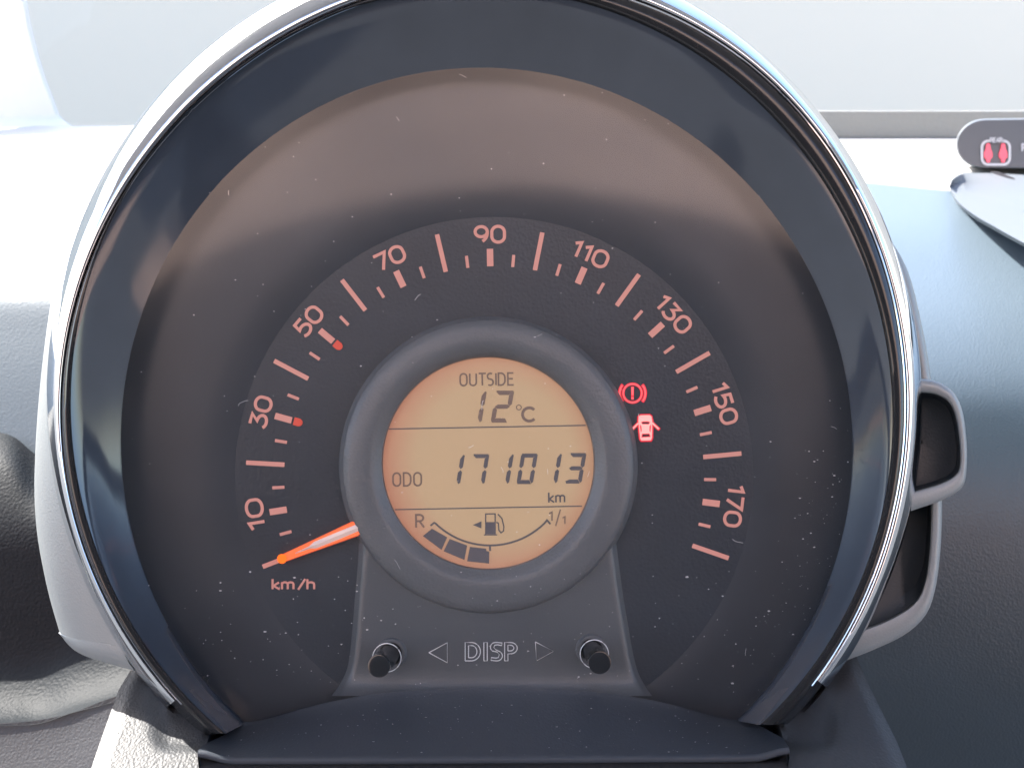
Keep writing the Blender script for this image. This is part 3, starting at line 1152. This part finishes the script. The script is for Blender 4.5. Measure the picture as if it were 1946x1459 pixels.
# dark textured face, right
cols = []
for x in (1000, 1250, 1500, 1750, 2000, 2300, 2700, 3300):
    y0 = 345 + (min(x, 2700) - 1600) * 0.10
    c = [WZ(x, y0, ZT) + Vector((0, 0, 0.0006))]
    for y, dd in ((430, 0.384), (520, 0.346), (640, 0.313), (800, 0.288), (1000, 0.277), (1250, 0.278), (1500, 0.288), (1900, 0.31), (2500, 0.34)):
        c.append(W(x, y, dd + 0.02))
    cols.append(c)
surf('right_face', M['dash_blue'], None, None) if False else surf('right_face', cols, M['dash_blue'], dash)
# left: pale face under the edge, then padded leathercloth, then the lower panel
cols = []
for x in (-1500, -900, -500, -200, 0, 150, 400, 700):
    c = [WZ(x, 552, ZT) + Vector((0, 0.001, -0.0005))]
    for y, dd in ((570, 0.303), (640, 0.298), (740, 0.292), (900, 0.284)):
        c.append(W(x, y, dd))
    cols.append(c)
surf('left_face', cols, M['dash_left'], dash)
cols = []
for x in (-1500, -900, -500, -250, -60, 20, 80, 160, 330, 700):
    ytop = 818 + (45 * smooth01(x / 80) if x > 0 else -10 * smooth01(-x / 200))
    c = []
    for y, dd in ((ytop, 0.2885), (ytop + 22, 0.2795), (ytop + 70, 0.270), (1000, 0.262), (1120, 0.260), (1250, 0.259), (1312, 0.2545), (1360, 0.247), (1378, 0.240)):
        c.append(W(x, y - (60 * smooth01((x - 40) / 240) if y > 1200 else 0), dd))
    cols.append(c)
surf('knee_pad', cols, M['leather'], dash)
cols = []
for x in (-1500, -900, -500, -200, 0, 120, 260, 500):
    c = []
    for y, dd in ((1374, 0.2405), (1390, 0.240), (1430, 0.238), (1520, 0.233), (1700, 0.224), (2400, 0.215)):
        c.append(W(x, y - 60 * smooth01((x - 40) / 240), dd))
    cols.append(c)
surf('lower_panel', cols, M['lower_grey'], dash)
# rounded pale end of the centre console on the right
cols = []
top = [(1805, 352), (1812, 340), (1832, 331), (1880, 330), (1950, 334), (2100, 345)]
mid_ = [(1804, 356), (1808, 352), (1835, 346), (1885, 352), (1950, 366), (2100, 400)]
bot = [(1806, 362), (1822, 388), (1852, 412), (1890, 434), (1948, 466), (2100, 545)]
t_ = catmull(top, 40)
m_ = catmull(mid_, 40)
b_ = catmull(bot, 40)
g = Geo()

def near_dash(y):
    v = W(1900, y, 1.0)
    return ZT / v.z - 0.014


rows = [[W(p.x, p.y - 3, near_dash(p.y)) for p in t_], [W(p.x, p.y, near_dash(p.y) - 0.03) for p in t_], [W(p.x, p.y, near_dash(p.y) - 0.012) for p in m_],
        [W(p.x * 0.7 + q_.x * 0.3, p.y * 0.7 + q_.y * 0.3, near_dash(p.y * 0.7 + q_.y * 0.3) - 0.012) for p, q_ in zip(m_, b_)],
        [W(p.x, p.y - 3, near_dash(p.y) - 0.008) for p in b_], [W(p.x, p.y, near_dash(p.y) - 0.004) for p in b_], [W(p.x, p.y + 4, near_dash(p.y) + 0.012) for p in b_]]
g.grid(rows)
g.build('console_end', M['console'], dash, 50)
g = Geo()
g.prism([(1881, 325.5), (1896, 326), (1926, 338), (1930, 342), (1915, 339), (1884, 329)], 0.392, 0.390, mapper=W)
g.build('console_slot', M['display'], dash)

# seat-belt indicator strip
ind = empty('seat_belt_indicator', Matrix.Translation(W(1900, 330, 0.47)))
tag(ind, 'dark round-ended indicator strip with red rear seat belt symbol, by the windscreen', 'indicator display')
inv = ind.matrix_world.inverted()
WI = lambda x, y, d_: inv @ W(x, y, d_)
strip = arc(1880, 274, 58, 50, 270, 90, 20)
shape = [(2130, 222)] + [(1872 + 56 * math.cos(R(a)), 276 - 50 * math.sin(R(a)) * (1 if a < 180 else 0.9)) for a in range(90, 271, 10)] + [(2130, 322)]
g = Geo()
cxs, cys = 1980, 274
rows = []
for f, dd in ((1.0, 0.52), (1.0, 0.468), (0.985, 0.4655), (0.95, 0.4645)):
    rows.append([WI(cxs + (x - cxs) * (1 - (1 - f) * 0.35), cys + (y - cys) * f, dd) for x, y in shape])
g.grid(rows)
g.face(rows[-1])
g.build('display_case', M['display'], ind, 40)
g = Geo()
g.stroke([(x, y) for x, y in rrect(1866, 268, 1919, 313, 12, 12)], 4.5, 0.4642, 0.4638, True, mapper=WI)
g.build('seat_frame_symbol', M['white_print'], ind)
g = Geo()
g.prism([(1881, 262), (1906, 262), (1906, 272), (1881, 272)], 0.4637, 0.4634, mapper=WI)
g.build('symbol_plate', M['display'], ind)
g = text_strokes(Geo(), 'REAR', 1881, 271.5, 10, 1.9, 0.4633, 0.4631, width=25, mapper=WI)
g.build('rear_lettering', M['white_print'], ind)
for cx_ in (1878, 1906.5):
    g = Geo()
    g.prism([(cx_ + x, 273 + y) for x, y in ((-2.5, 0), (2.5, 0), (4, 4), (4.5, 10), (8, 18), (8, 26), (3.5, 30), (3, 36), (-3, 36), (-3.5, 30), (-8, 26), (-8, 18), (-4.5, 10), (-4, 4))], 0.4642, 0.4638, mapper=WI)
    g.build('occupant_symbol', M['red_print'], ind)
g = text_strokes(Geo(), 'P', 1941, 289, 16, 3.2, 0.4642, 0.4638, width=11, mapper=WI)
g.build('passenger_lettering', M['white_print'], ind)

# ================================================================ windscreen, its pillar, the world outside
edge = catmull([(42, -60), (50, 0), (64, 70), (84, 140), (106, 200), (116, 224), (136, 240)], 40)
pil = Geo()
dp = 0.70
rows = [[W(p.x - 6, p.y, dp + 0.05) for p in edge], [W(p.x, p.y, dp) for p in edge], [W(p.x - 8, p.y, dp - 0.012) for p in edge],
        [W(p.x - 160, p.y + 4, dp - 0.05) for p in edge], [W(p.x - 420, p.y + 10, dp - 0.08) for p in edge], [W(p.x - 430, p.y + 10, dp - 0.03) for p in edge]]
pil.grid(rows)
pl = pil.build('windscreen_pillar', M['pillar'], None, 50)
tag(pl, 'pale sunlit pillar trim at the left edge of the windscreen', 'pillar')
g = Geo()
ya, yb = 0.86, 0.32
za, zb = ZT - 0.02, 0.40
for off in (0.0, 0.004):
    g.face([Vector((-0.75, ya + off, za)), Vector((0.95, ya + off, za)), Vector((0.85, yb + off, zb)), Vector((-0.65, yb + off, zb))])
ws = g.build('windscreen', M['glass'])
tag(ws, 'clear sloping windscreen beyond the dashboard', 'windscreen')
g = Geo()
rows = []
for z in (-1.2, 0.5, 2.2):
    rows.append([Vector((9 * math.sin(R(a)), 6 * math.cos(R(a)) + 0.5, z)) for a in range(-60, 61, 6)])
g.grid(rows)
bd = g.build('backdrop', M['backdrop'], None, True)
bd['kind'] = 'structure'

g = Geo()
g.grid([[Vector((x, y, -1.15)) for x in (-150, 0, 150)] for y in (-150, 0, 150)])
gd = g.build('ground', mat('asphalt_ground', (0.06, 0.06, 0.06), 0.9, vary=0.1))
gd['kind'] = 'structure'

# added out of frame for the lens reflections: seat-shaped dark arch, tan panel behind
seat = empty('added_seat_form', Matrix.Translation((0.0, -0.62, -0.125)))
tag(seat, 'black seat form added out of view, mirrored as a dark arch in the lens', 'seat')
out = [(v.x, v.y) for v in catmull([(-0.62, -0.35), (-0.60, 0.34), (-0.46, 0.55), (-0.24, 0.66), (0, 0.70), (0.24, 0.66), (0.46, 0.55), (0.60, 0.34), (0.62, -0.35)], 60)]
g = Geo()
rows = []
for f, dy in ((0.9, -0.14), (1.0, -0.06), (0.97, 0.0), (0.85, 0.03), (0.4, 0.02)):
    rows.append([Vector((x * f, dy, 0.1 + (y - 0.1) * f)) for x, y in out])
g.grid(rows)
g.face(rows[-1])
g.build('added_backrest', M['reflection_black'], seat, 60)
roof = Geo()  # front strip of roof only, added unseen for reflections in the chrome
rows = []
for y, z in ((0.34, 0.392), (0.335, 0.400), (0.26, 0.418), (0.10, 0.432), (-0.14, 0.436), (-0.15, 0.45), (0.33, 0.45)):
    rows.append([Vector((x, y - 0.05 * (x / 0.8) ** 2, z - 0.02 * (x / 0.8) ** 4)) for x in (-0.8, -0.6, -0.3, 0, 0.3, 0.6, 0.8)])
roof.grid(rows)
ro = roof.build('added_roof_lining', mat('reflection_roof_grey', (0.55, 0.56, 0.58), 0.9, grain=(600, 0.5, 0.0004)), None, 60)
tag(ro, 'short grey roof lining added out of view to mirror in the chrome rim', 'roof lining')
trim = Geo()  # added unseen panel, placed so the upper lens mirrors it as brown haze
rows = []
for z, y in ((-0.3, -0.80), (0.3, -0.82), (0.6, -0.92), (1.0, -1.1), (1.8, -1.5)):
    rows.append([Vector((x, y, z)) for x in (-1.3, -0.6, 0, 0.6, 1.3)])
trim.grid(rows)
tr = trim.build('added_tan_panel', M['reflection_tan'], None, 60)
tag(tr, 'tan panel added out of view to mirror a brown haze in the lens', 'trim panel')
